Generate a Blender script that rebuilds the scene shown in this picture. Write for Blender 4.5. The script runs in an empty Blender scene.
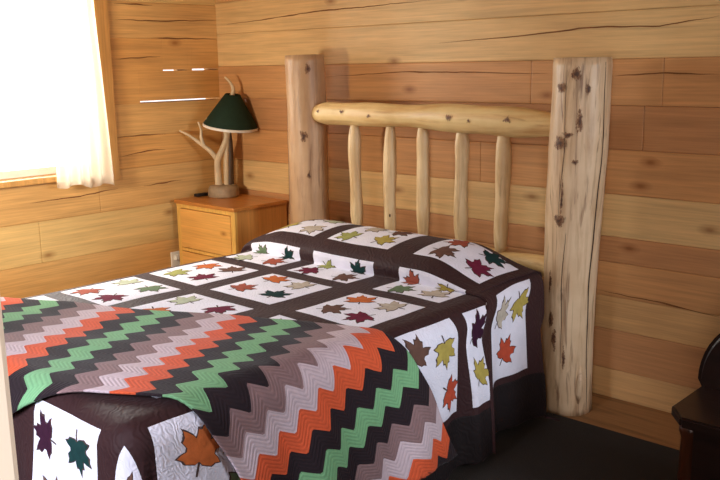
import bpy, bmesh, math, random
from mathutils import Vector, Matrix, noise as mnoise
random.seed(7)
PI = math.pi
SC = bpy.context.scene
COL = SC.collection

# ------------------------------------------------------------------ helpers
def lin(c):
    return c / 12.92 if c <= .04045 else ((c + .055) / 1.055) ** 2.4

def srgb(h):
    h = h.lstrip('#')
    return tuple(lin(int(h[i:i + 2], 16) / 255) for i in (0, 2, 4))

def c4(h):
    return (*srgb(h), 1.0)

def obj(name, bm, mats, parent=None, smooth=False, doubles=0):
    if doubles:
        bmesh.ops.remove_doubles(bm, verts=bm.verts, dist=doubles)
    me = bpy.data.meshes.new(name)
    bm.normal_update()
    bm.to_mesh(me)
    bm.free()
    for m in (mats if isinstance(mats, (list, tuple)) else [mats]):
        me.materials.append(m)
    if smooth:
        for p in me.polygons:
            p.use_smooth = True
    o = bpy.data.objects.new(name, me)
    COL.objects.link(o)
    if parent is not None:
        o.parent = parent
    return o

def tag(o, label, cat, group=None):
    o['label'] = label
    o['category'] = cat
    if group:
        o['group'] = group
    return o

def thing(name, label, cat, loc=(0, 0, 0), rotz=0.0, group=None):
    o = bpy.data.objects.new(name, None)
    o.empty_display_size = .1
    COL.objects.link(o)
    o.location = loc
    o.rotation_euler = (0, 0, rotz)
    return tag(o, label, cat, group)

def struct(o):
    o['kind'] = 'structure'
    return o

def add_box(bm, x0, x1, y0, y1, z0, z1, mi=0, bev=0.0, tint=None, lay=None):
    b2 = bmesh.new()
    bmesh.ops.create_cube(b2, size=1)
    for v in b2.verts:
        v.co = Vector(((x0 + x1) / 2 + v.co.x * (x1 - x0), (y0 + y1) / 2 + v.co.y * (y1 - y0), (z0 + z1) / 2 + v.co.z * (z1 - z0)))
    if bev > 0:
        bmesh.ops.bevel(b2, geom=list(b2.edges), offset=bev, segments=2, profile=.6, affect='EDGES')
    vm = {}
    for v in b2.verts:
        vm[v] = bm.verts.new(v.co)
    for f in b2.faces:
        nf = bm.faces.new([vm[v] for v in f.verts])
        nf.material_index = mi
        if tint is not None:
            for l in nf.loops:
                l[lay] = tint
    b2.free()

def add_tube(bm, pts, rads, n=12, cap=True, wob=0.0, seed=0, mi=0):
    """sweep a circle with varying radius along points (a log, a tine, a stem)"""
    pts = [Vector(p) for p in pts]
    rings = []
    up = None
    for i, p in enumerate(pts):
        d = (pts[min(i + 1, len(pts) - 1)] - pts[max(i - 1, 0)]).normalized()
        if up is None:
            a = Vector((1, 0, 0)) if abs(d.x) < .8 else Vector((0, 1, 0))
            up = (a - d * a.dot(d)).normalized()
        else:
            up = (up - d * up.dot(d)).normalized()
        sd = d.cross(up)
        ring = []
        for k in range(n):
            a = 2 * PI * k / n
            r = rads[i]
            if wob:
                q = p * 3.0 + Vector((math.cos(a) * 1.3, math.sin(a) * 1.3, seed * 7.3))
                r *= 1 + wob * mnoise.noise(q) + wob * .5 * mnoise.noise(q * 2.7)
            ring.append(bm.verts.new(p + (up * math.cos(a) + sd * math.sin(a)) * r))
        rings.append(ring)
    for i in range(len(rings) - 1):
        for k in range(n):
            f = bm.faces.new((rings[i][k], rings[i][(k + 1) % n], rings[i + 1][(k + 1) % n], rings[i + 1][k]))
            f.material_index = mi
    if cap:
        bm.faces.new(list(reversed(rings[0]))).material_index = mi
        bm.faces.new(rings[-1]).material_index = mi
    return rings

# ------------------------------------------------------------------ materials
def new_mat(name):
    m = bpy.data.materials.new(name)
    m.use_nodes = True
    nt = m.node_tree
    b = nt.nodes['Principled BSDF']
    return m, nt, b

def N(nt, t, **kw):
    n = nt.nodes.new(t)
    for k, v in kw.items():
        setattr(n, k, v)
    return n

def mixc(nt, fac, a, b, blend='MIX'):
    n = N(nt, 'ShaderNodeMix', data_type='RGBA', blend_type=blend)
    for sock, v in ((n.inputs[0], fac), (n.inputs[6], a), (n.inputs[7], b)):
        if hasattr(v, 'is_output'):
            nt.links.new(v, sock)
        else:
            sock.default_value = v
    return n.outputs[2]

def ramp(nt, src, stops):
    r = N(nt, 'ShaderNodeValToRGB')
    e = r.color_ramp.elements
    while len(e) < len(stops):
        e.new(.5)
    for i, (p, c) in enumerate(stops):
        e[i].position = p
        e[i].color = c if len(c) == 4 else (*c, 1)
    nt.links.new(src, r.inputs[0])
    return r.outputs[0]

def coords(nt, kind='Object', scale=(1, 1, 1), loc=(0, 0, 0)):
    t = N(nt, 'ShaderNodeTexCoord')
    mp = N(nt, 'ShaderNodeMapping')
    mp.inputs['Scale'].default_value = scale
    mp.inputs['Location'].default_value = loc
    nt.links.new(t.outputs[kind], mp.inputs[0])
    return mp.outputs[0]

def noise(nt, vec, scale=5, detail=4, rough=.55, dist=0.0):
    n = N(nt, 'ShaderNodeTexNoise')
    n.inputs['Scale'].default_value = scale
    n.inputs['Detail'].default_value = detail
    n.inputs['Roughness'].default_value = rough
    n.inputs['Distortion'].default_value = dist
    nt.links.new(vec, n.inputs['Vector'])
    return n.outputs['Fac']

def bump(nt, b, h, strength=.3, dist=.01):
    n = N(nt, 'ShaderNodeBump')
    n.inputs['Strength'].default_value = strength
    n.inputs['Distance'].default_value = dist
    nt.links.new(h, n.inputs['Height'])
    nt.links.new(n.outputs[0], b.inputs['Normal'])

G = lambda v: (v, v, v, 1)

def wood(name, axis='x', base=None, dark=.84, light=1.08, knots=True, rough=.5, knot_scale=1.0, spec=.35):
    """planed pine: long grain streaks, knots; tint from the board's own colour"""
    m, nt, b = new_mat(name)
    st = {'x': (1, 14, 14), 'y': (14, 1, 14), 'z': (14, 14, 1)}[axis]
    v = coords(nt, 'Object', st)
    g1 = noise(nt, v, 1.6, 5, .6, .4)
    v2 = coords(nt, 'Object', tuple(s * (6 if s > 1 else 2) for s in st))
    g2 = noise(nt, v2, 1.2, 3, .6, .2)
    v3 = coords(nt, 'Object', (1.1, 1.1, 1.1), (3, 7, 1))
    g3 = noise(nt, v3, 1.3, 3, .5)
    if base is None:
        a = N(nt, 'ShaderNodeAttribute', attribute_name='tint')
        colr = a.outputs['Color']
    else:
        colr = c4(base)
    f1 = ramp(nt, g1, [(.32, G(dark)), (.5, G(.97)), (.68, G(light))])
    f2 = ramp(nt, g2, [(.35, G(.88)), (.62, G(1.05))])
    f3 = ramp(nt, g3, [(.3, (.92, .86, .80, 1)), (.7, (1.05, 1.06, 1.08, 1))])
    c = mixc(nt, 1.0, f1, colr, 'MULTIPLY')
    c = mixc(nt, 1.0, c, f2, 'MULTIPLY')
    c = mixc(nt, 1.0, c, f3, 'MULTIPLY')
    if knots:
        ks = {'x': (2.2, 2.2, 4.6), 'y': (2.2, 2.2, 4.6), 'z': (5, 5, 1.6)}[axis]
        vk0 = coords(nt, 'Object', tuple(s * knot_scale for s in ks), (.3, .7, .15))
        sx = N(nt, 'ShaderNodeSeparateXYZ'); cx_ = N(nt, 'ShaderNodeCombineXYZ')
        nt.links.new(vk0, sx.inputs[0])
        nt.links.new(sx.outputs['Y' if axis == 'y' else 'X'], cx_.inputs[0]); nt.links.new(sx.outputs['Z'], cx_.inputs[1])
        vk = cx_.outputs[0]
        vo = N(nt, 'ShaderNodeTexVoronoi', voronoi_dimensions='2D')
        vo.inputs['Scale'].default_value = 1.0
        vo.inputs['Randomness'].default_value = 1.0
        nt.links.new(vk, vo.inputs['Vector'])
        gate = N(nt, 'ShaderNodeSeparateColor'); nt.links.new(vo.outputs['Color'], gate.inputs[0])
        gt = N(nt, 'ShaderNodeMath', operation='GREATER_THAN'); nt.links.new(gate.outputs[0], gt.inputs[0]); gt.inputs[1].default_value = .6
        k = ramp(nt, vo.outputs['Distance'], [(.02, G(.8)), (.06, G(.45)), (.14, G(0))])
        km = N(nt, 'ShaderNodeMath', operation='MULTIPLY'); nt.links.new(k, km.inputs[0]); nt.links.new(gt.outputs[0], km.inputs[1]); k = km.outputs[0]
        c = mixc(nt, k, c, mixc(nt, 1.0, c, (.42, .27, .17, 1), 'MULTIPLY'))
    nt.links.new(c, b.inputs['Base Color'])
    b.inputs['Roughness'].default_value = rough
    b.inputs['Specular IOR Level'].default_value = spec
    bump(nt, b, g2, .12, .004)
    return m

def log_mat(name, pale, mid, dark, axis='z', streak=.5):
    """peeled log: creamy sapwood with streaks of brown inner bark left on"""
    m, nt, b = new_mat(name)
    st = {'x': (1.2, 13, 13), 'z': (13, 13, 1.2)}[axis]
    g1 = noise(nt, coords(nt, 'Object', st), 1.5, 5, .62, .5)
    g2 = noise(nt, coords(nt, 'Object', tuple(s * 1.8 for s in st), (4, 2, 9)), 1.4, 4, .6, .8)
    g3 = noise(nt, coords(nt, 'Object', (3, 3, 3), (1, 5, 2)), 2.0, 3)
    c = ramp(nt, g1, [(.3, c4(mid)), (.52, c4(pale)), (.75, c4(pale))])
    k = ramp(nt, g2, [(.56, G(0)), (.69, G(streak))])
    c = mixc(nt, k, c, c4(dark))
    f = ramp(nt, g3, [(.3, (.88, .82, .76, 1)), (.7, (1.04, 1.04, 1.04, 1))])
    c = mixc(nt, 1.0, c, f, 'MULTIPLY')
    nt.links.new(c, b.inputs['Base Color'])
    b.inputs['Roughness'].default_value = .42
    b.inputs['Specular IOR Level'].default_value = .45
    bump(nt, b, g1, .35, .012)
    return m

def plain(name, h, rough=.6, var=.08, scale=20, bmp=0.0, spec=.4, metal=0.0, sheen=0.0):
    m, nt, b = new_mat(name)
    g = noise(nt, coords(nt), scale, 4)
    f = ramp(nt, g, [(.3, G(1 - var)), (.7, G(1 + var))])
    c = mixc(nt, 1.0, f, c4(h), 'MULTIPLY')
    nt.links.new(c, b.inputs['Base Color'])
    b.inputs['Roughness'].default_value = rough
    b.inputs['Specular IOR Level'].default_value = spec
    b.inputs['Metallic'].default_value = metal
    if sheen:
        b.inputs['Sheen Weight'].default_value = sheen
    if bmp:
        bump(nt, b, g, bmp, .01)
    return m

def quilted(name, h, scale=14, strength=.5, rough=.85, sheen=.15, var=.06, spec=.2):
    """cotton with machine quilting lines wandering over it"""
    m, nt, b = new_mat(name)
    v = coords(nt)
    w = N(nt, 'ShaderNodeTexWave', wave_type='BANDS', bands_direction='DIAGONAL')
    w.inputs['Scale'].default_value = scale
    w.inputs['Distortion'].default_value = 14
    w.inputs['Detail'].default_value = 1.5
    w.inputs['Detail Scale'].default_value = 1.2
    nt.links.new(v, w.inputs['Vector'])
    g = noise(nt, v, 9, 3)
    f = ramp(nt, g, [(.3, G(1 - var)), (.7, G(1 + var))])
    c = mixc(nt, 1.0, f, c4(h), 'MULTIPLY')
    nt.links.new(c, b.inputs['Base Color'])
    b.inputs['Roughness'].default_value = rough
    b.inputs['Specular IOR Level'].default_value = spec
    b.inputs['Sheen Weight'].default_value = sheen
    bump(nt, b, w.outputs['Fac'], strength, .006)
    return m

def knit(name, h, var=.12):
    """crocheted wool: fine ridges that follow the stripes (UV = across, along)"""
    m, nt, b = new_mat(name)
    tc = N(nt, 'ShaderNodeTexCoord')
    w = N(nt, 'ShaderNodeTexWave', wave_type='BANDS', bands_direction='X')
    w.inputs['Scale'].default_value = 19
    w.inputs['Distortion'].default_value = .6
    nt.links.new(tc.outputs['UV'], w.inputs['Vector'])
    g = noise(nt, coords(nt), 60, 3)
    f = ramp(nt, w.outputs['Fac'], [(0, G(1 - var)), (.6, G(1 + var * .4))])
    c = mixc(nt, 1.0, f, c4(h), 'MULTIPLY')
    f2 = ramp(nt, g, [(.3, G(.93)), (.7, G(1.05))])
    c = mixc(nt, 1.0, c, f2, 'MULTIPLY')
    nt.links.new(c, b.inputs['Base Color'])
    b.inputs['Roughness'].default_value = .95
    b.inputs['Specular IOR Level'].default_value = .1
    b.inputs['Sheen Weight'].default_value = .06
    bump(nt, b, w.outputs['Fac'], .28, .005)
    return m

M = {}
M['wall_x'] = wood('pine_log_wall_x', 'x')
M['wall_y'] = wood('pine_log_wall_y', 'y')
M['trim'] = wood('pine_trim', 'z', '#d9a45f', knots=True, dark=.85)
M['floor'] = wood('plank_floor', 'x', '#9a6f45', dark=.6)
M['ceil'] = wood('ceiling_boards', 'x', '#d8b27c')
M['carpet'] = plain('charcoal_carpet', '#383431', .98, .25, 260, .5, .05)
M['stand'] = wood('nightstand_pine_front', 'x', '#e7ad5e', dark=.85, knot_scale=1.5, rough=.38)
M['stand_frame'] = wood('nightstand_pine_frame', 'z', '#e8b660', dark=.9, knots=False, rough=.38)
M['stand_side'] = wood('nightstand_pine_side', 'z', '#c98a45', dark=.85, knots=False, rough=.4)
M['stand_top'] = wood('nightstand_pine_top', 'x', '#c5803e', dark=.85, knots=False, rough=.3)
M['post_l'] = log_mat('peeled_log_reddish', '#c09c78', '#a07c5e', '#6b4a34', streak=.5)
M['post_r'] = log_mat('peeled_log_pale', '#d9bd9b', '#b08c68', '#6a4227', streak=.75)
M['rail'] = log_mat('peeled_log_rail', '#e6c990', '#cda068', '#93602f', 'x', streak=.35)
M['spindle'] = log_mat('peeled_log_spindle', '#dcbf92', '#bf9866', '#7a5630', streak=.35)
M['endgrain'] = wood('end_grain', 'x', '#8d6a4c', knots=False)
def knot_mat():
    m, nt, b = new_mat('knot_brown')
    a = N(nt, 'ShaderNodeAttribute', attribute_name='fade')
    g = noise(nt, coords(nt, 'Object', (1, 1, .5)), 110, 5, .75)
    ad = N(nt, 'ShaderNodeMath', operation='ADD'); nt.links.new(a.outputs['Fac'], ad.inputs[0]); nt.links.new(g, ad.inputs[1])
    nt.links.new(ramp(nt, ad.outputs[0], [(.80, (*srgb('#9a7150'), 1)), (.98, (*srgb('#6b4228'), 1)), (1.0, (*srgb('#4a2d1c'), 1))]), b.inputs['Base Color'])
    nt.links.new(ramp(nt, ad.outputs[0], [(.76, G(0)), (.90, G(1))]), b.inputs['Alpha'])
    b.inputs['Roughness'].default_value = .6
    return m
M['knot'] = knot_mat()
M['check'] = plain('drying_check', '#7a4c28', .9, .2)
M['crack'] = plain('crack_dark', '#2e1d12', .9, .2)
M['brown'] = quilted('brown_sashing', '#351e1f', 17, .22, .68, .02, spec=.2)
M['white'] = quilted('white_quilt_block', '#dcd8e4', 26, .25)
M['border'] = quilted('dark_quilt_border', '#1d1516', 17, .22, .75, 0, spec=.2)
M['mattress'] = plain('mattress_ticking', '#cfc8bf', .9)
LEAF = {k: plain('leaf_' + k, h, .9, .14, 40, .2, .1) for k, h in dict(
    orange='#bd6536', rust='#9c5140', red='#b24a34', burgundy='#692238', teal='#1a3534', green='#66775a', olive='#9a9a5a', gold='#a8954c',
    tan='#b5a898', brown='#66493f', plum='#35192a', sage='#aeb39a').items()}
M['stitch'] = plain('leaf_stitching', '#45302b', .9)
AFG = dict(orange=knit('wool_orange', '#cf5836'), light=knit('wool_pale_lilac', '#c3aeb4'), taupe=knit('wool_taupe', '#866a6a'),
           black=knit('wool_black', '#2a2024'), green=knit('wool_green', '#76a578'))
M['shade'] = plain('dark_green_shade', '#1f3328', .8, .1, 60, .1, .2)
M['lining'] = plain('shade_lining', '#e6ddd2', .8)
M['antler'] = plain('antler_bone', '#cdb592', .5, .15, 14, .15)
M['antler_base'] = plain('lamp_base_antler', '#9a8368', .6, .2, 30, .3)
M['darkwood_stem'] = plain('dark_stem', '#4b3523', .5, .25, 25, .2)
M['black'] = plain('black_plastic', '#1d1815', .5)
M['brass'] = plain('brass', '#9c7d46', .35, .05, 20, 0, .5, 1.0)
M['white_paint'] = plain('cream_paint', '#e8dfd2', .5, .03)
M['plastic'] = plain('white_plastic', '#ece6d8', .4, .02)
M['dark'] = wood('dark_furniture', 'x', '#21120e', knots=False, rough=.35, dark=.7)
M['dark_z'] = wood('dark_furniture_upright', 'z', '#46220f', knots=False, rough=.35, dark=.7)

def curtain_mat():
    m, nt, b = new_mat('sheer_white_curtain')
    out = nt.nodes['Material Output']
    d = N(nt, 'ShaderNodeBsdfDiffuse'); d.inputs[0].default_value = c4('#efe4d2')
    t = N(nt, 'ShaderNodeBsdfTranslucent'); t.inputs[0].default_value = c4('#eedfc6')
    tr = N(nt, 'ShaderNodeBsdfTransparent')
    m1 = N(nt, 'ShaderNodeMixShader'); m1.inputs[0].default_value = .6
    m2 = N(nt, 'ShaderNodeMixShader'); m2.inputs[0].default_value = .25
    g = noise(nt, coords(nt, 'Object', (1, 60, 60)), 8, 2)
    nt.links.new(ramp(nt, g, [(.3, G(.15)), (.7, G(.35))]), m2.inputs[0])
    nt.links.new(d.outputs[0], m1.inputs[1]); nt.links.new(t.outputs[0], m1.inputs[2])
    nt.links.new(m1.outputs[0], m2.inputs[1]); nt.links.new(tr.outputs[0], m2.inputs[2])
    nt.links.new(m2.outputs[0], out.inputs[0])
    return m

def glass_mat():
    m, nt, b = new_mat('window_glass')
    out = nt.nodes['Material Output']
    tr = N(nt, 'ShaderNodeBsdfTransparent'); tr.inputs[0].default_value = (.95, .97, .96, 1)
    gl = N(nt, 'ShaderNodeBsdfGlossy'); gl.inputs['Roughness'].default_value = .02
    fr = N(nt, 'ShaderNodeFresnel'); fr.inputs[0].default_value = 1.45
    mx = N(nt, 'ShaderNodeMixShader')
    nt.links.new(fr.outputs[0], mx.inputs[0]); nt.links.new(tr.outputs[0], mx.inputs[1]); nt.links.new(gl.outputs[0], mx.inputs[2])
    nt.links.new(mx.outputs[0], out.inputs[0])
    return m
M['curtain'] = curtain_mat()
M['glass'] = glass_mat()

# ------------------------------------------------------------------ the room
RX, RY, RZ = 5.6, -4.25, 2.45
PALE, ORNG, MID, RED = '#dcb67e', '#cb9560', '#d1a36c', '#bf895a'
LPALE, LORNG, LMID = '#e2bb78', '#d7a05c', '#dcab69'

def log_wall(name, axis, rows, tints, span, face, thick, openings=(), joints=None, mat=None, gaps=(), cracks=()):
    """stacked squared logs; every log a bevelled timber inside the wall's one mesh. axis: direction the logs run."""
    bm = bmesh.new()
    lay = bm.loops.layers.float_color.new('tint')
    rnd = random.Random(name)
    for i in range(len(rows) - 1):
        z0, z1 = rows[i], rows[i + 1]
        base = srgb(tints[i % len(tints)])
        segs = [(span[0], span[1])]
        for (a, b_, c, d) in openings:          # a..b along, c..d height
            if z0 < d - .01 and z1 > c + .01:
                ns = []
                for s in segs:
                    if b_ <= s[0] or a >= s[1]:
                        ns.append(s)
                    else:
                        if s[0] < a: ns.append((s[0], a))
                        if b_ < s[1]: ns.append((b_, s[1]))
                segs = ns
        for jx in (joints or {}).get(i, []):
            ns = []
            for s in segs:
                if s[0] < jx < s[1]: ns += [(s[0], jx), (jx, s[1])]
                else: ns.append(s)
            segs = ns
        cut = []
        for (g0, g1, gz, gh) in gaps:           # daylight chinks along the lower edge of a log
            if abs(gz - z0) < .03:
                ns = []
                for s in segs:
                    if s[0] < g0 and g1 < s[1]:
                        ns += [(s[0], g0), (g1, s[1])]; cut.append((g0, g1, gh))
                    else: ns.append(s)
                segs = ns
        off = rnd.uniform(-.004, .004)
        bv = .0015 if cut else .006
        for (s0, s1, lift) in [(a, b_, 0) for a, b_ in segs] + cut:
            k = rnd.uniform(.95, 1.05) if joints and i in joints else 1.0
            t = (base[0] * k, base[1] * k, base[2] * k, 1)
            if axis == 'x':
                y0, y1 = sorted((face + off, face + thick))
                add_box(bm, s0, s1, y0, y1, z0 + lift, z1, 0, bv if not lift else .0015, t, lay)
            else:
                x0, x1 = sorted((face + off, face + thick))
                add_box(bm, x0, x1, s0, s1, z0 + lift, z1, 0, bv if not lift else .0015, t, lay)
    for ci, c in enumerate(cracks):              # drying checks in the timbers: thin dark splits
        n = 40
        prev = None
        for i in range(n + 1):
            t = i / n * (len(c) - 1)
            k = min(int(t), len(c) - 2)
            a = c[k][0] + (c[k + 1][0] - c[k][0]) * (t - k)
            z = c[k][1] + (c[k + 1][1] - c[k][1]) * (t - k) + .004 * mnoise.noise(Vector((a * 14, ci * 3.1, 0)))
            w_ = .0028 * math.sin(PI * (i + .3) / (n + .6)) * (1 + .8 * mnoise.noise(Vector((a * 9, ci, 4)))) + .0003
            o_ = face + (-.0052 if thick > 0 else .0052)
            pv = [bm.verts.new((a, o_, zz) if axis == 'x' else (o_, a, zz)) for zz in (z - w_, z + w_)]
            if prev:
                f = bm.faces.new((prev[0], pv[0], pv[1], prev[1])); f.material_index = 1
            prev = pv
    return struct(obj(name, bm, [mat, M['check']]))

ROWS_B = [0, .145, .34, .50, .664, .785, .983, 1.188, 1.386, 1.592, 1.80, 2.0, 2.22, 2.45]
TINT_B = [MID, RED, MID, ORNG, RED, PALE, ORNG, RED, ORNG, PALE, PALE, MID, PALE]
CR_B = [[(0.109, 1.86), (0.459, 1.872), (0.97, 1.899), (1.412, 1.903), (1.805, 1.91)], [(1.865, 1.69), (2.352, 1.709), (2.748, 1.735), (3.053, 1.726), (3.305, 1.755)], [(0.99, 1.519), (1.59, 1.544), (1.995, 1.541), (2.512, 1.528)], [(2.822, 0.521), (3.118, 0.514), (3.387, 0.495)], [(2.84, 1.517), (3.063, 1.528), (3.32, 1.523)]]
CR_L = [[(-0.765, 1.972), (-0.493, 1.968)], [(-0.522, 1.772), (-0.374, 1.771), (-0.014, 1.771)], [(-0.785, 1.646), (-0.639, 1.651), (-0.457, 1.659)], [(-0.789, 1.178), (-0.64, 1.18), (-0.455, 1.174)], [(-0.792, 1.056), (-0.604, 1.08), (-0.462, 1.078)], [(-0.773, 1.874), (-0.404, 1.877), (-0.004, 1.89)], [(-0.643, 0.859), (-0.345, 0.869)], [(-1.392, 0.845), (-1.08, 0.848), (-0.821, 0.867)]]
log_wall('wall_back', 'x', ROWS_B, TINT_B, (-.16, RX + .16), 0.0, .16, joints={8: [2.42, 3.08], 6: [2.13], 7: [3.0]}, mat=M['wall_x'], cracks=CR_B)
ROWS_L = [0, .10, .29, .486, .73, .98, 1.175, 1.375, 1.57, 1.768, 1.985, 2.17, 2.45]
TINT_L = [LMID, LORNG, LMID, LPALE, LMID, LORNG, LMID, LORNG, LORNG, LMID, LPALE, LMID]
WIN = (-2.15, -.90, .98, 2.17)
log_wall('wall_left', 'y', ROWS_L, TINT_L, (RY, 0.0), 0.0, -.16, openings=[WIN], joints={3: [-1.35], 4: [-.95]}, mat=M['wall_y'],
         gaps=[(-.62, -.003, 1.375, .013), (-.44, -.25, 1.57, .007), (-.215, -.003, 1.57, .010)], cracks=CR_L)
ROWS_P = [0, .2, .4, .6, .8, 1.0, 1.2, 1.4, 1.6, 1.8, 2.05, 2.25, 2.45]
TINT_P = [MID, ORNG, PALE, RED, MID, PALE]
DOOR = (4.34, 5.19, 0.0, 2.05)
ADDED_WIN_R = (-1.5, -.66, 1.05, 2.05)
ADDED_WIN_F = (2.4, 3.4, 1.05, 2.05)
log_wall('wall_front', 'x', ROWS_P, TINT_P, (-.16, RX + .16), RY, -.16, openings=[DOOR, ADDED_WIN_F], mat=M['wall_x'])
log_wall('wall_right', 'y', ROWS_P, TINT_P, (RY, 0.0), RX, .16, openings=[ADDED_WIN_R], mat=M['wall_y'])
bm = bmesh.new(); add_box(bm, -.16, RX + .16, RY - .16, .16, -.12, 0.0); struct(obj('floor', bm, M['floor']))
bm = bmesh.new(); add_box(bm, -.16, RX + .16, RY - .16, .16, RZ, RZ + .1); struct(obj('ceiling', bm, M['ceil']))

# carpet covering all but a strip along the back wall
bm = bmesh.new(); add_box(bm, .72, RX - .05, RY + .05, -.366, 0.0, .012, 0, .004)
tag(obj('carpet', bm, M['carpet']), 'dark charcoal carpet on the floor beside the bed', 'carpet')

# window in the left wall: casing, sash, sill, pane
w = bpy.data.objects.new('window_1', None); COL.objects.link(w); struct(w)
y0, y1, z0, z1 = WIN
bm = bmesh.new()
add_box(bm, -.005, .022, y1 - .004, y1 + .086, z0 - .06, z1 + .09, 0, .004)
add_box(bm, -.005, .022, y0 - .086, y0 + .004, z0 - .06, z1 + .09, 0, .004)
add_box(bm, -.005, .022, y0 - .004, y1 + .004, z1 - .004, z1 + .09, 0, .004)
obj('casing', bm, M['trim'], w)
bm = bmesh.new(); add_box(bm, -.15, .045, y0 - .05, y1 + .02, z0 - .028, z0 + .006, 0, .006); obj('sill', bm, M['trim'], w)
bm = bmesh.new()
for a, b_ in ((y0, y0 + .05), (y1 - .05, y1), (y0 + .36, y0 + .40)):
    add_box(bm, -.12, -.08, a, b_, z0 + .006, z1, 0, .004)
add_box(bm, -.12, -.08, y0, y1, z0 + .006, z0 + .05, 0, .004); add_box(bm, -.12, -.08, y0, y1, z1 - .05, z1, 0, .004)
obj('sash', bm, M['white_paint'], w)
bm = bmesh.new(); add_box(bm, -.102, -.098, y0 + .05, y1 - .05, z0 + .05, z1 - .05); obj('glass_pane', bm, M['glass'], w)
w2 = bpy.data.objects.new('added_window_right', None); COL.objects.link(w2); struct(w2)  # unseen window, added to bring cool light onto the bed side
bm = bmesh.new()
a0, a1, z0, z1 = ADDED_WIN_R
for a, b_ in ((a0 - .08, a0 + .02), (a1 - .02, a1 + .08)):
    add_box(bm, RX - .02, RX + .1, a, b_, z0 - .08, z1 + .08, 0, .004)
add_box(bm, RX - .02, RX + .1, a0, a1, z0 - .08, z0 + .02, 0, .004); add_box(bm, RX - .02, RX + .1, a0, a1, z1 - .02, z1 + .08, 0, .004)
obj('casing', bm, M['trim'], w2)
bm = bmesh.new(); add_box(bm, RX + .056, RX + .06, a0 + .02, a1 - .02, z0 + .02, z1 - .02); obj('glass_pane', bm, M['glass'], w2)
w3 = bpy.data.objects.new('added_window_front', None); COL.objects.link(w3); struct(w3)  # unseen window, added to light the quilt hanging at the foot
bm = bmesh.new()
a0, a1, z0, z1 = ADDED_WIN_F
for a, b_ in ((a0 - .08, a0 + .02), (a1 - .02, a1 + .08)):
    add_box(bm, a, b_, RY - .1, RY + .02, z0 - .08, z1 + .08, 0, .004)
add_box(bm, a0, a1, RY - .1, RY + .02, z0 - .08, z0 + .02, 0, .004); add_box(bm, a0, a1, RY - .1, RY + .02, z1 - .02, z1 + .08, 0, .004)
obj('casing', bm, M['trim'], w3)
bm = bmesh.new(); add_box(bm, a0 + .02, a1 - .02, RY - .06, RY - .056, z0 + .02, z1 - .02); obj('glass_pane', bm, M['glass'], w3)
# the white door standing open beside the photographer
DX0, DX1, DY = 4.290, 4.331, -3.5
bm = bmesh.new(); add_box(bm, DX0, DX1, RY + .01, DY, .02, 2.03, 0, .003)
struct(obj('door_1', bm, M['white_paint']))

# sheer curtain
def make_curtain():
    bm = bmesh.new()
    nz, ny = 46, 60
    grid = []
    for i in range(nz + 1):
        t = i / nz
        z = 2.16 - (2.16 - .905) * t
        row = []
        for j in range(ny + 1):
            s = j / ny
            yr = -.965 + .04 * t
            yl = -1.235 - .04 * t
            y = yr + (yl - yr) * s
            amp = .022 * (1 - .35 * t)
            x = .095 + amp * math.sin(s * 31 + .6 * math.sin(t * 3)) + .012 * math.sin(s * 9 + t * 2) + .03 * t * t
            zz = z + (.012 * math.sin(s * 12) + .03 * s) * t * t
            row.append(bm.verts.new((x, y, zz)))
        grid.append(row)
    for i in range(nz):
        for j in range(ny):
            bm.faces.new((grid[i][j], grid[i + 1][j], grid[i + 1][j + 1], grid[i][j + 1]))
    return bm
tag(obj('curtain', make_curtain(), M['curtain'], smooth=True), 'sheer white curtain hanging at the right side of the bright window', 'curtain')

# ------------------------------------------------------------------ the log bed
PY = -.235
bed = thing('log_bed', 'rustic peeled log bed with two thick posts and five spindles in its headboard', 'bed', (1.96, PY, 0))
BX, BY = 1.96, PY

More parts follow.
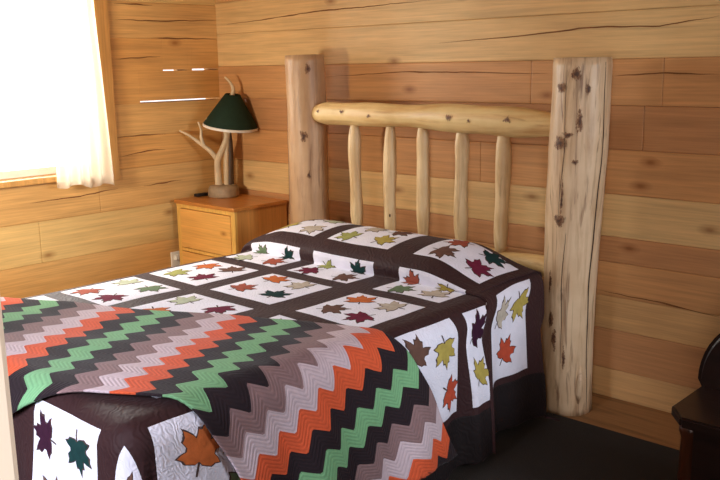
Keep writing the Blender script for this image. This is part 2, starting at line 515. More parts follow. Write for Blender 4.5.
def log_post(name, x, h, r, mat, seed, flare=.0, cracks=(), knots=(), lean=0.0, taper=0.0):
    bm = bmesh.new()
    n = 44
    pts, rad = [], []
    for i in range(n + 1):
        t = i / n
        z = h * t
        pts.append((x - BX + lean * (1 - t) + .004 * math.sin(t * 7 + seed), .004 * math.sin(t * 5 + seed * 2), z))
        rad.append(r * (1 - taper * (1 - t)) * (1 + .02 * math.sin(t * 9 + seed) + flare * max(0, 1 - t * 4)))
    rad[-1] *= .97
    rings = add_tube(bm, pts, rad, 40, True, .035, seed)
    for f in bm.faces:
        if len(f.verts) > 4: f.material_index = 1
    o = obj(name, bm, [mat, M['endgrain']], bed, True)
    for p in o.data.polygons:
        if len(p.vertices) > 4: p.use_smooth = False
    def surf(ang, z, off):
        i = min(n, max(0, int(z / h * n)))
        p = pts[i]
        q = Vector((p[0], p[1], z)) * 1.0
        rr = rad[i] * 1.0
        # match the tube's wobble closely: measure nearest ring vertices
        return Vector((p[0] + math.cos(ang) * (rr + off), p[1] + math.sin(ang) * (rr + off), z))
    for (ang, za, zb, wid) in cracks:
        bm = bmesh.new()
        prev = None
        m = 40
        for i in range(m + 1):
            z = za + (zb - za) * i / m
            a = ang + .05 * math.sin(z * 5 + seed) + .02 * math.sin(z * 17)
            ww = wid * (.35 + .65 * math.sin(PI * (i + .5) / (m + 1)))
            dv = o_ray(o, a, z, pts, h, n)
            pv = [bm.verts.new(o_ray(o, a + q * ww, z, pts, h, n, .0008 if q else .0015)) for q in (-1, 0, 1)]
            if prev:
                bm.faces.new((prev[0], prev[1], pv[1], pv[0])); bm.faces.new((prev[1], prev[2], pv[2], pv[1]))
            prev = pv
        obj('drying_crack', bm, M['crack'], o, True)
    for (ang, z, wa, hz, ht) in knots:
        wa, hz = wa * 1.35, hz * 1.3
        bm = bmesh.new()
        R, S = 5, 22
        fl = bm.loops.layers.float_color.new('fade')
        rings = []
        ph = random.uniform(0, 6)
        for i in range(R + 1):
            t = i / R
            ring = []
            for k in range(S):
                b = 2 * PI * k / S
                ir = 1.35 + .2 * math.sin(3 * b + ph)
                aa = ang + math.cos(b) * t * wa * ir / r
                zz = z + math.sin(b) * t * hz * ir
                ring.append(bm.verts.new(o_ray(o, aa, zz, pts, h, n, ht * (1 - t ** 2) + .0012 * (1 - t) + .0004)))
            rings.append(ring)
        for i in range(R):
            for k in range(S):
                f = bm.faces.new((rings[i][k], rings[i + 1][k], rings[i + 1][(k + 1) % S], rings[i][(k + 1) % S]))
                for l, q in zip(f.loops, (i, i + 1, i + 1, i)): l[fl] = (.62 * (1 - q / R),) * 3 + (1,)
        obj('knot', bm, M['knot'], o, True, 1e-5)
    return o

def o_ray(o, ang, z, pts, h, n, off=0.0):
    i = min(n, max(0, int(z / h * n)))
    c = Vector((pts[i][0], pts[i][1], z))
    d = Vector((math.cos(ang), math.sin(ang), 0))
    ok, loc, nor, _ = o.ray_cast(c + d * .5, -d, distance=.6)
    if not ok:
        loc = c + d * .1
    return loc + d * off

XL_, XR_ = 1.088, 2.818
bpy.context.view_layer.update()
CAMDIR = -.93   # bearing of the camera seen from the bed head
log_post('headboard_post', XL_, 1.645, .113, M['post_l'], 3, 0,
         cracks=[(-2.42, .3, 1.62, .014)], knots=[(-.62, 1.57, .014, .03, .004), (-.95, 1.20, .02, .03, .004), (-.75, .98, .01, .02, .003)])
log_post('headboard_post', XR_, 1.60, .127, M['post_r'], 8, .0, lean=-.03, taper=.1,
         cracks=[(-.22, .02, 1.58, .03), (-1.62, .9, 1.55, .012), (-1.3, .25, .85, .014)],
         knots=[(-1.78, 1.475, .02, .022, .006), (-1.25, 1.53, .024, .026, .006), (-1.72, 1.24, .03, .03, .008), (-1.45, 1.275, .022, .013, .003), (-1.08, 1.335, .013, .05, .005),
                (-1.55, .905, .026, .026, .008), (-1.52, 1.0, .006, .085, .003), (-1.15, 1.16, .012, .012, .003), (-.85, 1.47, .012, .02, .003),
                (-1.75, .45, .014, .04, .004), (-1.60, .36, .012, .05, .004), (-1.85, .62, .008, .05, .003), (-1.2, .27, .008, .05, .003)])
# stub of a branch low on the right post
rp = [c for c in bed.children][-1]
bm = bmesh.new()
add_tube(bm, [(XR_ - BX + .065, -.06, .05), (XR_ - BX + .075, -.065, .11), (XR_ - BX + .078, -.065, .17), (XR_ - BX + .075, -.06, .24)], [.006, .018, .016, .004], 12, True, .15, 4)
obj('branch_stub', bm, M['post_r'], rp, True)

# top rail: tapered tenons into both posts
bm = bmesh.new()
pts, rad = [], []
for i in range(61):
    t = i / 60
    x = 1.135 + (2.80 - 1.135) * t
    d0 = x - 1.15
    d1 = 2.785 - x
    r = .059 + .010 * t + .004 * math.sin(t * 11) + .003 * math.sin(t * 23 + 1)
    r *= min(1, .35 + .65 * math.sqrt(max(0, min(1, d0 / .12)))) * min(1, .55 + .45 * math.sqrt(max(0, min(1, d1 / .28))))
    pts.append((x - BX, -.01 + .006 * math.sin(t * 5), 1.322 + .006 * math.sin(t * 4) - .008 * t))
    rad.append(r)
add_tube(bm, pts, rad, 26, True, .06, 5)
tr = obj('top_rail', bm, M['rail'], bed, True)
for (x, dz, s) in ((1.25, .02, .012), (1.43, .022, .014), (1.63, .006, .013), (2.16, .012, .02), (2.28, .0, .012), (2.50, .012, .018)):
    bm = bmesh.new()
    rings = []
    fl = bm.loops.layers.float_color.new('fade')
    for i in range(4):
        t = i / 3
        ring = []
        for k in range(14):
            b = 2 * PI * k / 14
            ir = 1 + .2 * math.sin(3 * b + x * 9)
            px, pz = x - BX + math.cos(b) * s * 1.5 * t * ir * 1.3, 1.317 + dz + math.sin(b) * s * 1.5 * t * ir
            ok, loc, nor, _ = tr.ray_cast(Vector((px, -.4, pz)), Vector((0, 1, 0)))
            ring.append(bm.verts.new(loc + Vector((0, -.0012 - .003 * (1 - t), 0))))
        rings.append(ring)
    for i in range(3):
        for k in range(14):
            f = bm.faces.new((rings[i][k], rings[i + 1][k], rings[i + 1][(k + 1) % 14], rings[i][(k + 1) % 14]))
            for l, q in zip(f.loops, (i, i + 1, i + 1, i)): l[fl] = (.55 * (1 - q / 3),) * 3 + (1,)
    obj('knot', bm, M['knot'], tr, True, 1e-5)
# bottom rail
bm = bmesh.new()
pts = [(1.12 - BX + (2.80 - 1.12) * i / 30, 0, .655 + .003 * math.sin(i)) for i in range(31)]
add_tube(bm, pts, [.048 + .003 * math.sin(i * .7) for i in range(31)], 22, True, .05, 9)
obj('bottom_rail', bm, M['rail'], bed, True)
# five spindles
for k, x in enumerate((1.465, 1.715, 1.938, 2.181, 2.421)):
    bm = bmesh.new()
    pts, rad = [], []
    for i in range(33):
        t = i / 32
        z = .665 + (1.285 - .665) * t
        taper = min(1, .45 + .55 * math.sqrt(max(0, min(1, (1 - t) / .14)))) * min(1, .5 + .5 * math.sqrt(max(0, min(1, t / .2))))
        pts.append((x - BX + .003 * math.sin(t * 6 + k), .004 * math.cos(t * 5 + k * 2), z))
        rad.append(.0335 * taper * (1 + .07 * math.sin(t * 10 + k * 1.7)))
    add_tube(bm, pts, rad, 16, True, .12, 20 + k)
    sp = obj('spindle', bm, M['spindle'], bed, True)
    if k == 1:
        bm = bmesh.new()
        bmesh.ops.create_uvsphere(bm, u_segments=12, v_segments=8, radius=.014, matrix=Matrix.Translation((x - BX + .014, -.022, .80)) @ Matrix.Diagonal((.8, .7, 1.5, 1)))
        obj('knot', bm, M['crack'], sp, True)
# mattress and box base under the quilt
bm = bmesh.new(); add_box(bm, 1.32 - BX, 2.74 - BX, -2.46 - BY, -.44 - BY, .12, .62, 0, .06); obj('mattress', bm, M['mattress'], bed, True)
bm = bmesh.new()
for sx in (1.34, 2.66):
    for sy in (-2.4, -.45):
        add_tube(bm, [(sx + .03 - BX, sy - BY, .0135), (sx + .03 - BX, sy - BY, .2)], [.04, .04], 14)
        obj('foot', bm, M['spindle'], bed, True); bm = bmesh.new()
bm.free()

# ------------------------------------------------------------------ the quilt
QL, QR, QF, QRAD, QZ, QHEM = 1.25, 2.825, -2.565, .08, .66, .035
PROF = [(-3.2, 0, -3.2), (-.93, 0, -.93), (-.888, .0, -.888), (-.893, .05, None), (-.864, .08, None), (-.80, .104, None), (-.70, .124, None), (-.60, .131, None), (-.50, .122, None), (-.44, .102, None), (-.405, .06, None), (-.388, -.02, None), (-.380, -.12, None)]
_p, _v = [], None
for (y, z, v) in PROF:
    if v is None:
        v = _v + math.hypot(y - _p[-1][1], z - _p[-1][2])
    _p.append((v, y, z)); _v = v
QVMAX = _p[-1][0]

def profile(v):
    if v <= _p[0][0]: return v, 0.0
    for i in range(1, len(_p)):
        if v <= _p[i][0]:
            # catmull-rom for a soft profile
            a, b_, c, d = _p[max(i - 2, 0)], _p[i - 1], _p[i], _p[min(i + 1, len(_p) - 1)]
            t = (v - b_[0]) / (c[0] - b_[0])
            if i < 3:
                return b_[1] + (c[1] - b_[1]) * t, b_[2] + (c[2] - b_[2]) * t
            def cr(k):
                return .5 * ((2 * b_[k]) + (-a[k] + c[k]) * t + (2 * a[k] - 5 * b_[k] + 4 * c[k] - d[k]) * t * t + (-a[k] + 3 * b_[k] - 3 * c[k] + d[k]) * t ** 3) if a[0] > -2 else b_[k] + (c[k] - b_[k]) * t
            return cr(1), cr(2)
    return _p[-1][1], _p[-1][2]

def sstep(a, b_, x):
    t = max(0, min(1, (x - a) / (b_ - a)))
    return t * t * (3 - 2 * t)

def S(u, v, off=0.0):
    """quilt surface: u across the bed, v along it; past the edges it hangs down"""
    p = _S(u, v)
    if not off: return p
    e = .004
    du = _S(u + e, v) - _S(u - e, v)
    dv = _S(u, v + e) - _S(u, v - e)
    n = du.cross(dv)
    if n.length < 1e-12: return p + Vector((off, 0, 0))
    return p + n.normalized() * off

def _S(u, v):
    v = min(v, QVMAX)
    aR, aL, b_ = u - (QR - QRAD), (QL + QRAD) - u, (QF + QRAD) - v
    ax = aR if aR > 0 else (-aL if aL > 0 else 0.0)
    by = max(0.0, b_)
    uc = min(max(u, QL + QRAD), QR - QRAD)
    vc = max(v, QF + QRAD)
    y, hz = profile(vc)
    wgt = (.45 + .55 * sstep(1.24, 1.50, uc)) * (1 - .85 * sstep(2.42, 2.78, uc))
    if hz < 0: wgt = 1
    z = QZ + hz * wgt
    # soft unevenness of the top
    z += .006 * mnoise.noise(Vector((u * 2.2, v * 2.2, 3))) + .003 * mnoise.noise(Vector((u * 6, v * 6, 5)))
    x = uc
    s = math.hypot(ax, by)
    if s > 1e-9:
        dx, dy = ax / s, -by / s
        R = QRAD
        if s < R * PI / 2:
            h, d = R * math.sin(s / R), R * (1 - math.cos(s / R))
        else:
            h, d = R, R + s - R * PI / 2
        # folds in the hanging part
        hang = max(0.0, d - R * .6)
        tcoord = (y if by <= 0 else (QF - .1 + math.atan2(dy, abs(dx) + 1e-9) * .35)) if ax else u
        if by > 0 and ax == 0: tcoord = 4 + u
        fl = sstep(0, .5, hang)
        h += .05 * hang + fl * (.022 * math.sin(tcoord * 13.0 + 1.2) + .012 * math.sin(tcoord * 29 + .4))
        if by > 0 and ax > 0:
            k = math.sin(2 * math.atan2(by, ax))
            h += .05 * k * fl
        zz = z - d
        if zz < QHEM:
            h += .55 * (QHEM - zz) * (1 if zz < QHEM else 0)
            zz = QHEM - .0 + .004 * math.sin(tcoord * 60)
        z = zz
        x = uc + dx * h
        if ax > 0 and by <= 0:
            y -= .085 * sstep(.03, .2, ax) * sstep(-1.22, -.92, v) * (1 - .55 * sstep(.15, .42, ax) * (1 - sstep(-.86, -.76, v)))
            y += .035 * sstep(.03, .15, ax) * sstep(-1.85, -1.35, v) * (1 - sstep(-1.1, -.95, v))
        if ax > 0: x -= .05 * sstep(-.9, -.5, v)
        y = y + dy * h
    return Vector((x, y, z))

SMAX = QRAD * PI / 2 + (QZ - QRAD - QHEM) + .004
def quilt_bm():
    bm = bmesh.new()
    u0, u1 = QL + QRAD - SMAX, QR - QRAD + SMAX
    v0 = QF + QRAD - SMAX
    nu, nv = 240, 300
    grid = []
    for i in range(nu + 1):
        u = u0 + (u1 - u0) * i / nu
        row = []
        for j in range(nv + 1):
            v = v0 + (QVMAX - v0) * j / nv
            uu, vv = u, v
            ax = u - (QR - QRAD) if u > QR - QRAD else (u - (QL + QRAD) if u < QL + QRAD else 0)
            by = max(0, QF + QRAD - v)
            s = math.hypot(ax, by)
            if s > SMAX:
                k = SMAX / s
                uu = u - ax * (1 - k); vv = v + by * (1 - k)
            row.append(bm.verts.new(_S(uu, vv)))
        grid.append(row)
    for i in range(nu):
        for j in range(nv):
            bm.faces.new((grid[i][j], grid[i + 1][j], grid[i + 1][j + 1], grid[i][j + 1]))
    bmesh.ops.remove_doubles(bm, verts=bm.verts, dist=.0004)
    return bm
quilt = obj('quilt', quilt_bm(), M['brown'], None, True)
tag(quilt, 'patchwork quilt of white maple leaf blocks and dark brown sashing spread over the bed', 'quilt')
sm = quilt.modifiers.new('thick', 'SOLIDIFY'); sm.thickness = .008; sm.offset = -1

def patch(u0, u1, v0, v1, off, n=18):
    bm = bmesh.new()
    g = [[None] * (n + 1) for _ in range(n + 1)]
    for i in range(n + 1):
        for j in range(n + 1):
            su, sv = i / n, j / n
            e = off
            if i in (0, n) or j in (0, n): e = .0008
            g[i][j] = bm.verts.new(S(u0 + (u1 - u0) * su, v0 + (v1 - v0) * sv, e))
    for i in range(n):
        for j in range(n):
            bm.faces.new((g[i][j], g[i + 1][j], g[i + 1][j + 1], g[i][j + 1]))
    return bm

# maple leaf outline (half), angle from the tip in degrees and radius
HALF = [(0, 1.0), (9, .70), (19, .72), (24, .58), (31, .50), (37, .62), (46, .80), (52, .95), (58, .78), (70, .74), (76, .52), (88, .50), (97, .66), (105, .80), (113, .62), (126, .56), (140, .42), (160, .33), (174, .24)]
OUT = HALF + [(360 - a, r) for a, r in reversed(HALF) if 0 < a]
def leaf_bm(cu, cv, size, rot):
    bm = bmesh.new()
    def pt(a, r, off):
        th = math.radians(a) + rot
        return S(cu + math.sin(th) * r * size, cv + math.cos(th) * r * size, off)
    levels = [(.0, .0062), (.25, .0062), (.5, .0060), (.75, .0056), (.93, .0050), (.935, .0050), (1.04, .0034)]
    prev = None
    n = len(OUT)
    for li, (k, off) in enumerate(levels):
        ring = [bm.verts.new(pt(a, r * k, off)) for a, r in OUT]
        if prev:
            for i in range(n):
                f = bm.faces.new((prev[i], ring[i], ring[(i + 1) % n], prev[(i + 1) % n]))
                f.material_index = 1 if li >= 6 else 0
        prev = ring
    # stem
    for (k0, k1) in ((.22, .42), (.42, .62)):
        q = [pt(180 - 8 * (.3 / k0), k0, .0045), pt(180 + 8 * (.3 / k0), k0, .0045), pt(180 + 6 * (.3 / k1), k1, .0045), pt(180 - 6 * (.3 / k1), k1, .0045)]
        f = bm.faces.new([bm.verts.new(c) for c in q]); f.material_index = 1
    bmesh.ops.recalc_face_normals(bm, faces=bm.faces)
    return bm

COLS = {1: (1.345, 1.705), 2: (1.80, 2.185), 3: (2.335, 2.690), 4: (2.805, 3.185)}
RWS = {-1: (-2.935, -2.56), 0: (-2.37, -2.02), 1: (-1.945, -1.585), 2: (-1.505, -1.150), 3: (-1.065, -.822), 4: (-.722, -.425)}
# leaf colours in each block: near-left, near-right(right side nearer camera), far-left, far-right
LV = {(1, 1): ['rust', 'burgundy', 'sage', 'green'], (1, 2): ['olive', 'burgundy', 'orange', 'brown'], (1, 3): ['sage', 'rust', 'green', 'teal'],
      (2, 1): ['orange', 'tan', 'sage', 'burgundy'], (2, 2): ['rust', 'teal', 'orange', 'tan'], (2, 3): ['burgundy', 'brown', 'olive', 'teal'],
      (3, 1): ['green', 'rust', 'gold', 'tan'], (3, 2): ['brown', 'burgundy', 'orange', 'tan'], (3, 3): ['green', 'tan', 'rust', 'gold'],
      (4, 0): ['orange', 'gold', 'plum', 'green'], (4, 1): ['gold', 'rust', 'teal', 'brown'], (4, 2): ['brown', 'plum', 'gold', 'red'], (4, 3): ['plum', 'gold', None, None],
      (4, 4): ['tan', 'red', 'gold', None], (1, 4): ['gold', 'tan', 'brown', 'sage'], (2, 4): ['olive', 'gold', 'tan', 'brown'], (3, 4): ['brown', 'burgundy', 'rust', 'teal'],
      (3, -1): ['brown', 'brown', 'plum', 'teal'], (2, -1): ['gold', 'plum', 'rust', 'teal'], (4, -1): ['gold', 'tan', 'brown', 'rust']}
HIDDEN = {(1, 0), (2, 0), (3, 0), (1, -1)}
rl = random.Random(4)
for (ci, (u0, u1)) in COLS.items():
    for (ri, (v0, v1)) in RWS.items():
        if (ci, ri) == (4, 0): v0, v1 = -2.475, -2.10
        blk = obj('quilt_block', patch(u0, u1, v0, v1, .0035), M['white'], quilt, True)
        if (ci, ri) in HIDDEN: continue
        lv = LV[(ci, ri)]
        spots = [(.27, .25), (.75, .27), (.25, .74), (.73, .76)]
        if ci == 4 and ri == 3: spots = [(.25, .42), (.68, .45)]
        if ci == 4 and ri == 4: spots = [(.25, .27), (.74, .45), (.22, .74)]
        if ci == 4 and ri == 0: spots[0] = (.30, .40)
        for k, (a, b_) in enumerate(spots):
            if lv[k] is None: continue
            cu, cv = u0 + (u1 - u0) * (a + rl.uniform(-.03, .03)), v0 + (v1 - v0) * (b_ + rl.uniform(-.03, .03))
            obj('maple_leaf', leaf_bm(cu, cv, .105 if (ci, ri, k) == (4, 0, 0) else (.066 if ri == 3 and k > 1 else .086), rl.uniform(0, 6.28)), [LEAF[lv[k]], M['stitch']], blk, True)

obj('quilt_border', patch(3.215, QR - QRAD + SMAX - .004, -2.42, QVMAX - .01, .0035, 70), M['border'], quilt, True)

# ------------------------------------------------------------------ the afghan
ANG = math.radians(25)
AO = (3.30, -1.26)
E1 = (-math.cos(ANG), -math.sin(ANG))
E2 = (math.sin(ANG), -math.cos(ANG))
SEQ = ['orange', 'light', 'taupe', 'black', 'green', 'black']
AKEYS = ['orange', 'light', 'taupe', 'black', 'green']
def afghan_bm():
    bm = bmesh.new()
    uvl = bm.loops.layers.uv.new('UVMap')
    sw, W, per = .0842, .79, .1
    nst, sub = 33, 4
    nt = int(W / per * 12)
    cols = []
    def zig(t):
        f = (t / per) % 1.0
        tri = 4 * abs(f - .5) - 1
        return .028 * tri
    ss = [-.06 + sw * k / sub for k in range(nst * sub + 1)]
    for s in ss:
        row = []
        for j in range(nt + 1):
            t = (.735 + .038 * max(0, s)) * j / nt
            s2 = s + zig(W * j / nt)
            # stripes spread slightly where the blanket is pulled at the foot side
            u = AO[0] + E1[0] * s2 + E2[0] * t
            v = AO[1] + E1[1] * s2 + E2[1] * t
            ox = u - (QR - QRAD) if u > QR - QRAD else (u - (QL + QRAD) if u < QL + QRAD else 0)
            oy = max(0.0, QF + QRAD - v)
            so, lim = math.hypot(ox, oy), (SMAX - .10 if u > 1.5 else .17)
            cl = so > lim
            if cl:
                u -= ox * (1 - lim / so); v += oy * (1 - lim / so)
            wv = .004 * math.sin(t * 21 + s * 3) * math.sin(s * 9)
            hz = sstep(.64, .50, 0) if False else (1 - sstep(.40, .62, _S(u, v).z))
            row.append((bm.verts.new(S(u, v, .017 + wv + .016 * hz)), s, t, cl))
        cols.append(row)
    for i in range(len(cols) - 1):
        st = (i - 1) // sub
        c = 'black' if st <= 0 else SEQ[(st - 1) % 6]
        mi = AKEYS.index(c)
        for j in range(nt):
            q = (cols[i][j], cols[i + 1][j], cols[i + 1][j + 1], cols[i][j + 1])
            if all(a[3] for a in q): continue
            try: f = bm.faces.new([a[0] for a in q])
            except ValueError: continue
            f.material_index = mi
            for l, a in zip(f.loops, q): l[uvl].uv = (a[1], a[2])
    bmesh.ops.delete(bm, geom=[v for v in bm.verts if not v.link_faces], context='VERTS')
    bmesh.ops.reverse_faces(bm, faces=bm.faces)
    return bm
af = obj('afghan', afghan_bm(), [AFG[k] for k in AKEYS], None, True)
tag(af, 'crocheted zigzag afghan in orange, green and black stripes over the bed foot', 'blanket')
sm = af.modifiers.new('thick', 'SOLIDIFY'); sm.thickness = .007; sm.offset = -1

# ------------------------------------------------------------------ nightstand
NX0, NX1, NY0, NY1, NZ = .05, .665, -.455, -.02, .755
ns = thing('nightstand', 'honey pine nightstand with two drawers in the corner left of the bed', 'nightstand', ((NX0 + NX1) / 2, (NY0 + NY1) / 2, 0))
cx, cy = (NX0 + NX1) / 2, (NY0 + NY1) / 2
def nb(name, x0, x1, y0, y1, z0, z1, m, bev=.003, parent=ns):
    bm = bmesh.new(); add_box(bm, x0 - cx, x1 - cx, y0 - cy, y1 - cy, z0, z1, 0, bev); return obj(name, bm, m, parent)
nb('top', NX0, NX1, NY0, NY1, NZ - .024, NZ, M['stand_top'], .006)
nb('side_panel', NX0 + .012, NX0 + .034, NY0 + .03, NY1, .0, NZ - .024, M['stand_side'])
nb('side_panel', NX1 - .034, NX1 - .012, NY0 + .03, NY1, .0, NZ - .024, M['stand_side'])
nb('back_panel', NX0 + .034, NX1 - .034, NY1 - .02, NY1, .05, NZ - .024, M['stand_side'])
bm = bmesh.new()
for (a, b_, c, d) in ((NX0 + .012, NX0 + .05, 0, NZ - .024), (NX1 - .05, NX1 - .012, 0, NZ - .024)):
    add_box(bm, a - cx, b_ - cx, NY0 + .012 - cy, NY0 + .034 - cy, c, d, 0, .003)
for (c, d) in ((NZ - .05, NZ - .024), (.425, .445), (.13, .16), (.0, .06)):
    add_box(bm, NX0 + .05 - cx, NX1 - .05 - cx, NY0 + .014 - cy, NY0 + .034 - cy, c, d, 0, .002)
obj('face_frame', bm, M['stand_frame'], ns)
for (c, d) in ((.447, NZ - .052), (.162, .423)):
    dr = nb('drawer', NX0 + .053, NX1 - .053, NY0 + .008, NY0 + .34, c + .002, d - .002, M['stand'], .005)

# small dark box lying behind the lamp
bm = bmesh.new(); add_box(bm, .058, .098, -.30, -.17, NZ, NZ + .02, 0, .004)
tag(obj('remote_control', bm, M['black']), 'small flat dark object lying on the nightstand behind the lamp', 'remote')

# low outlet on left wall, just in front of the nightstand
ow = thing('wall_outlet', 'small white outlet low on the left log wall at the corner of the nightstand', 'outlet', (0.006, -.438, .345))
bm = bmesh.new(); add_box(bm, 0, .008, -.036, .036, -.058, .058, 0, .003); obj('cover_plate', bm, M['plastic'], ow)
bm = bmesh.new(); add_box(bm, .008, .03, -.015, .015, .005, .035, 0, .004); obj('plug', bm, M['plastic'], ow)

# ------------------------------------------------------------------ antler lamp
LX, LY = .205, -.165
lamp = thing('table_lamp', 'antler table lamp with a tilted dark green cone shade on the nightstand', 'lamp', (LX, LY, NZ), math.radians(43.2))
# local x = to the right in the picture, local -y = towards the camera
bm = bmesh.new()
add_tube(bm, [(0, 0, 0), (0, 0, .008), (0, 0, .05), (0, 0, .072), (0, 0, .078)], [.094, .10, .098, .088, .06], 30, True, .05, 2)
obj('base', bm, M['antler_base'], lamp, True)
def spline(pts, n=10):
    P = [Vector(p) for p in pts]; out = []
    for i in range(len(P) - 1):
        a, b_, c, d = P[max(i - 1, 0)], P[i], P[i + 1], P[min(i + 2, len(P) - 1)]
        for k in range(n):
            t = k / n
            out.append(.5 * ((2 * b_) + (-a + c) * t + (2 * a - 5 * b_ + 4 * c - d) * t * t + (-a + 3 * b_ - 3 * c + d) * t ** 3))
    out.append(P[-1]); return out
def tine(name, pts, r0, r1, mat, parent=lamp, seed=0, mid=None):
    p = spline(pts); n = len(p)
    bm = bmesh.new()
    add_tube(bm, p, [r0 + (r1 - r0) * (i / (n - 1)) for i in range(n)], 12, True, .12, seed)
    return obj(name, bm, mat, parent, True)
an = tine('antler', [(-.03, .0, .05), (-.034, 0, .15), (-.03, -.005, .24), (.01, -.01, .32), (.035, -.01, .39), (.02, -.015, .45), (-.02, -.02, .49), (-.09, -.03, .505)], .025, .013, M['antler'], seed=1)
tine('tine', [(-.03, 0, .24), (-.075, -.01, .30), (-.13, -.015, .345), (-.20, -.02, .40), (-.265, -.02, .435)], .019, .005, M['antler'], an, 2)
tine('tine', [(-.115, -.012, .335), (-.128, -.02, .39), (-.125, -.025, .44), (-.14, -.03, .49)], .013, .006, M['antler'], an, 3)
an2 = tine('antler', [(.02, .01, .05), (.024, .0, .2), (.035, -.005, .33), (.05, -.01, .44)], .02, .014, M['antler'], seed=4)
tine('stem', [(.045, .01, .05), (.05, .01, .2), (.055, .005, .33), (.045, 0, .46), (.03, 0, .52)], .022, .012, M['darkwood_stem'], seed=5)
sh = bpy.data.objects.new('shade_tilt', None)
tilt = Matrix.Translation((.064, 0, .458)) @ Matrix.Rotation(math.radians(7), 4, 'Y') @ Matrix.Rotation(math.radians(6), 4, 'X')
def lathe(bm, prof, n=48, mi=0, mat4=Matrix()):
    rings = [[bm.verts.new(mat4 @ Vector((r * math.cos(2 * PI * k / n), r * math.sin(2 * PI * k / n), z))) for k in range(n)] for r, z in prof]
    for i in range(len(rings) - 1):
        for k in range(n):
            f = bm.faces.new((rings[i][k], rings[i][(k + 1) % n], rings[i + 1][(k + 1) % n], rings[i + 1][k])); f.material_index = mi
bm = bmesh.new(); lathe(bm, [(.178, .004), (.048, .205), (.044, .205), (.174, .004), (.178, .004)], mat4=tilt)
obj('lamp_shade', bm, M['shade'], lamp, True)
bm = bmesh.new(); lathe(bm, [(.1795, -.008), (.1795, .004), (.1765, .008), (.1735, .004), (.1735, -.008), (.1795, -.008)], mat4=tilt)
obj('shade_trim', bm, M['lining'], lamp, True)
bm = bmesh.new()
add_tube(bm, [(.025, 0, .45), (.025, 0, .53)], [.017, .017], 14); add_tube(bm, [(.03, 0, .53), (.078, 0, .655)], [.004, .004], 8)
obj('socket', bm, M['brass'], lamp, True)
tine('finial', [(.075, 0, .64), (.09, 0, .675), (.086, 0, .71), (.066, 0, .745), (.04, 0, .77)], .017, .006, M['antler'], seed=7)

# ------------------------------------------------------------------ dark seat at the right
ch = thing('bench', 'dark brown wooden seat with a rounded back standing by the back wall at right', 'bench', (4.1, -.8, 0))
def cb(name, x0, x1, y0, y1, z0, z1, m, bev=.006):
    bm = bmesh.new(); add_box(bm, x0 - 4.1, x1 - 4.1, y0 + .8, y1 + .8, z0, z1, 0, bev); return obj(name, bm, m, ch)
# seat with a cut-off front corner
bm = bmesh.new()
poly = [(3.60, -.60), (3.60, -.975), (3.665, -1.055), (4.55, -1.055), (4.62, -.975), (4.62, -.60)]
lo = [bm.verts.new((x - 4.1, y + .8, .415)) for x, y in poly]; hi = [bm.verts.new((x - 4.1, y + .8, .45)) for x, y in poly]
bm.faces.new(list(reversed(lo))); bm.faces.new(hi)
for i in range(6): bm.faces.new((lo[i], lo[(i + 1) % 6], hi[(i + 1) % 6], hi[i]))
bmesh.ops.bevel(bm, geom=list(bm.edges), offset=.007, segments=2, affect='EDGES')
bmesh.ops.recalc_face_normals(bm, faces=bm.faces)
obj('seat', bm, M['dark'], ch)
cb('front_panel', 3.70, 4.52, -1.03, -1.01, .02, .415, M['dark'], .003)
cb('side_panel', 3.625, 3.645, -.93, -.64, .02, .415, M['dark'], .003)
cb('side_panel', 4.575, 4.595, -.93, -.64, .02, .415, M['dark'], .003)
for x in (3.675, 4.545):
    bm = bmesh.new()
    add_tube(bm, [(x - 4.1, -.985 + .8, z) for z in (.012, .04, .06, .2, .36, .385, .416)], [.03, .036, .03, .034, .03, .038, .036], 16)
    obj('corner_post', bm, M['dark_z'], ch, True)
# rounded back: a thick slab with a curved outline
bm = bmesh.new()
prof = []
for k in range(13):
    a = PI - PI / 2 * k / 12
    prof.append((3.82 + .235 * math.cos(a) , .47 + .26 * math.sin(a)))
prof2 = [(8.22 - x, z) for x, z in reversed(prof)]
outl = [(3.625, .40)] + prof + prof2 + [(4.595, .40)]
f0 = [bm.verts.new((x - 4.1, -.74 + .8, z)) for x, z in outl]; f1 = [bm.verts.new((x - 4.1, -.64 + .8, z)) for x, z in outl]
bm.faces.new(f0); bm.faces.new(list(reversed(f1)))
for i in range(len(outl)): bm.faces.new((f0[i], f1[i], f1[(i + 1) % len(outl)], f0[(i + 1) % len(outl)]))
bmesh.ops.recalc_face_normals(bm, faces=bm.faces)
bmesh.ops.bevel(bm, geom=[e for e in bm.edges if len(e.link_faces) == 2 and e.calc_face_angle(0) > .8], offset=.02, segments=3, affect='EDGES')
obj('backrest', bm, M['dark'], ch)

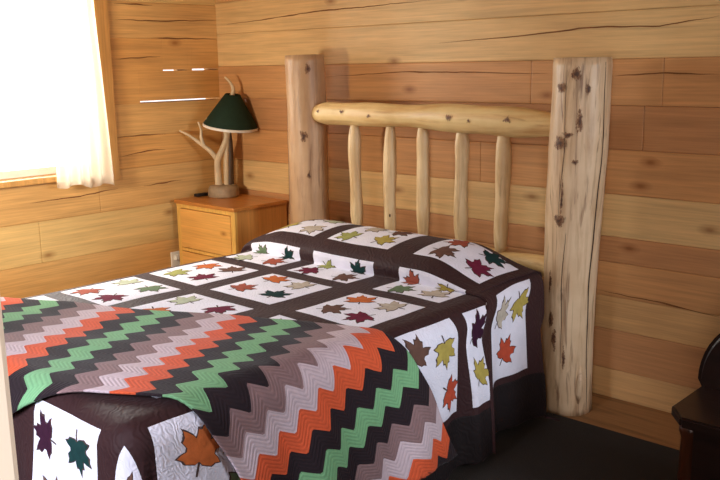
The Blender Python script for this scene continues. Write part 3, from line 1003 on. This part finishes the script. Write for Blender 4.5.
# ------------------------------------------------------------------ light
def area(name, loc, target, sx, sy, power, color, spread=180):
    l = bpy.data.lights.new(name, 'AREA'); l.shape = 'RECTANGLE'; l.size = sx; l.size_y = sy; l.energy = power; l.color = color; l.spread = math.radians(spread)
    o = bpy.data.objects.new(name, l); COL.objects.link(o); o.location = loc
    o.rotation_euler = (Vector(target) - Vector(loc)).to_track_quat('-Z', 'Y').to_euler()
    return o
area('daylight_left_window', (-.45, -1.5, 1.75), (1.6, -1.45, .6), 1.5, 1.3, 148, (1, .98, .95))
area('bed_side_fill', (RX + .75, -1.08, 1.72), (2.83, -1.3, .8), .8, .9, 19, (.78, .86, 1), 70)  # added light out of view, brightens the quilt's right side
area('bed_foot_fill', (2.9, RY - .3, 1.65), (2.3, -2.9, .35), .9, .9, 22, (.80, .84, 1), 56)  # added light out of view, narrowed to brighten the bed foot
pl = bpy.data.lights.new('left_wall_fill', 'SPOT'); pl.energy = 165; pl.color = (1, .9, .74); pl.shadow_soft_size = .18; pl.spot_size = math.radians(125); pl.spot_blend = 1.0  # added fill without a fixture, brightens the left wall and nightstand
po = bpy.data.objects.new('left_wall_fill', pl); COL.objects.link(po); po.location = (1.15, -2.75, 1.35)
po.rotation_euler = (Vector((.1, -.9, .7)) - Vector(po.location)).to_track_quat('-Z', 'Y').to_euler()

area('door_face_fill', (5.05, RY - .3, 1.25), (4.33, -3.55, 1.3), .5, 1.5, 7, (1, .96, .93), 60)  # added light outside the doorway, brightens the face of the open door
wd = bpy.data.worlds.new('sky'); SC.world = wd; wd.use_nodes = True
bg = wd.node_tree.nodes['Background']; bg.inputs[0].default_value = (.98, .98, 1, 1); bg.inputs[1].default_value = 1.5

# ------------------------------------------------------------------ camera
CF, YAW, PIT, ROL, CP = 866.13, -.75441, .19847, -.0171, (4.7166, -3.6688, 1.5808)
f = Vector((math.sin(YAW) * math.cos(PIT), math.cos(YAW) * math.cos(PIT), -math.sin(PIT)))
r = Vector((math.cos(YAW), -math.sin(YAW), 0)); u = r.cross(f)
r2 = r * math.cos(ROL) + u * math.sin(ROL); u2 = u * math.cos(ROL) - r * math.sin(ROL)
cam = bpy.data.cameras.new('camera'); co = bpy.data.objects.new('camera', cam); COL.objects.link(co)
cam.sensor_width = 36; cam.lens = CF / 720 * 36; cam.clip_start = .05
mw = Matrix((r2, u2, -f)).transposed().to_4x4(); mw.translation = CP
co.matrix_world = mw
SC.camera = co
SC.view_settings.view_transform = 'Standard'
SC.view_settings.look = 'None'
SC.view_settings.exposure = 0.0
SC.view_settings.gamma = 1.0
SC.view_settings.use_curve_mapping = False
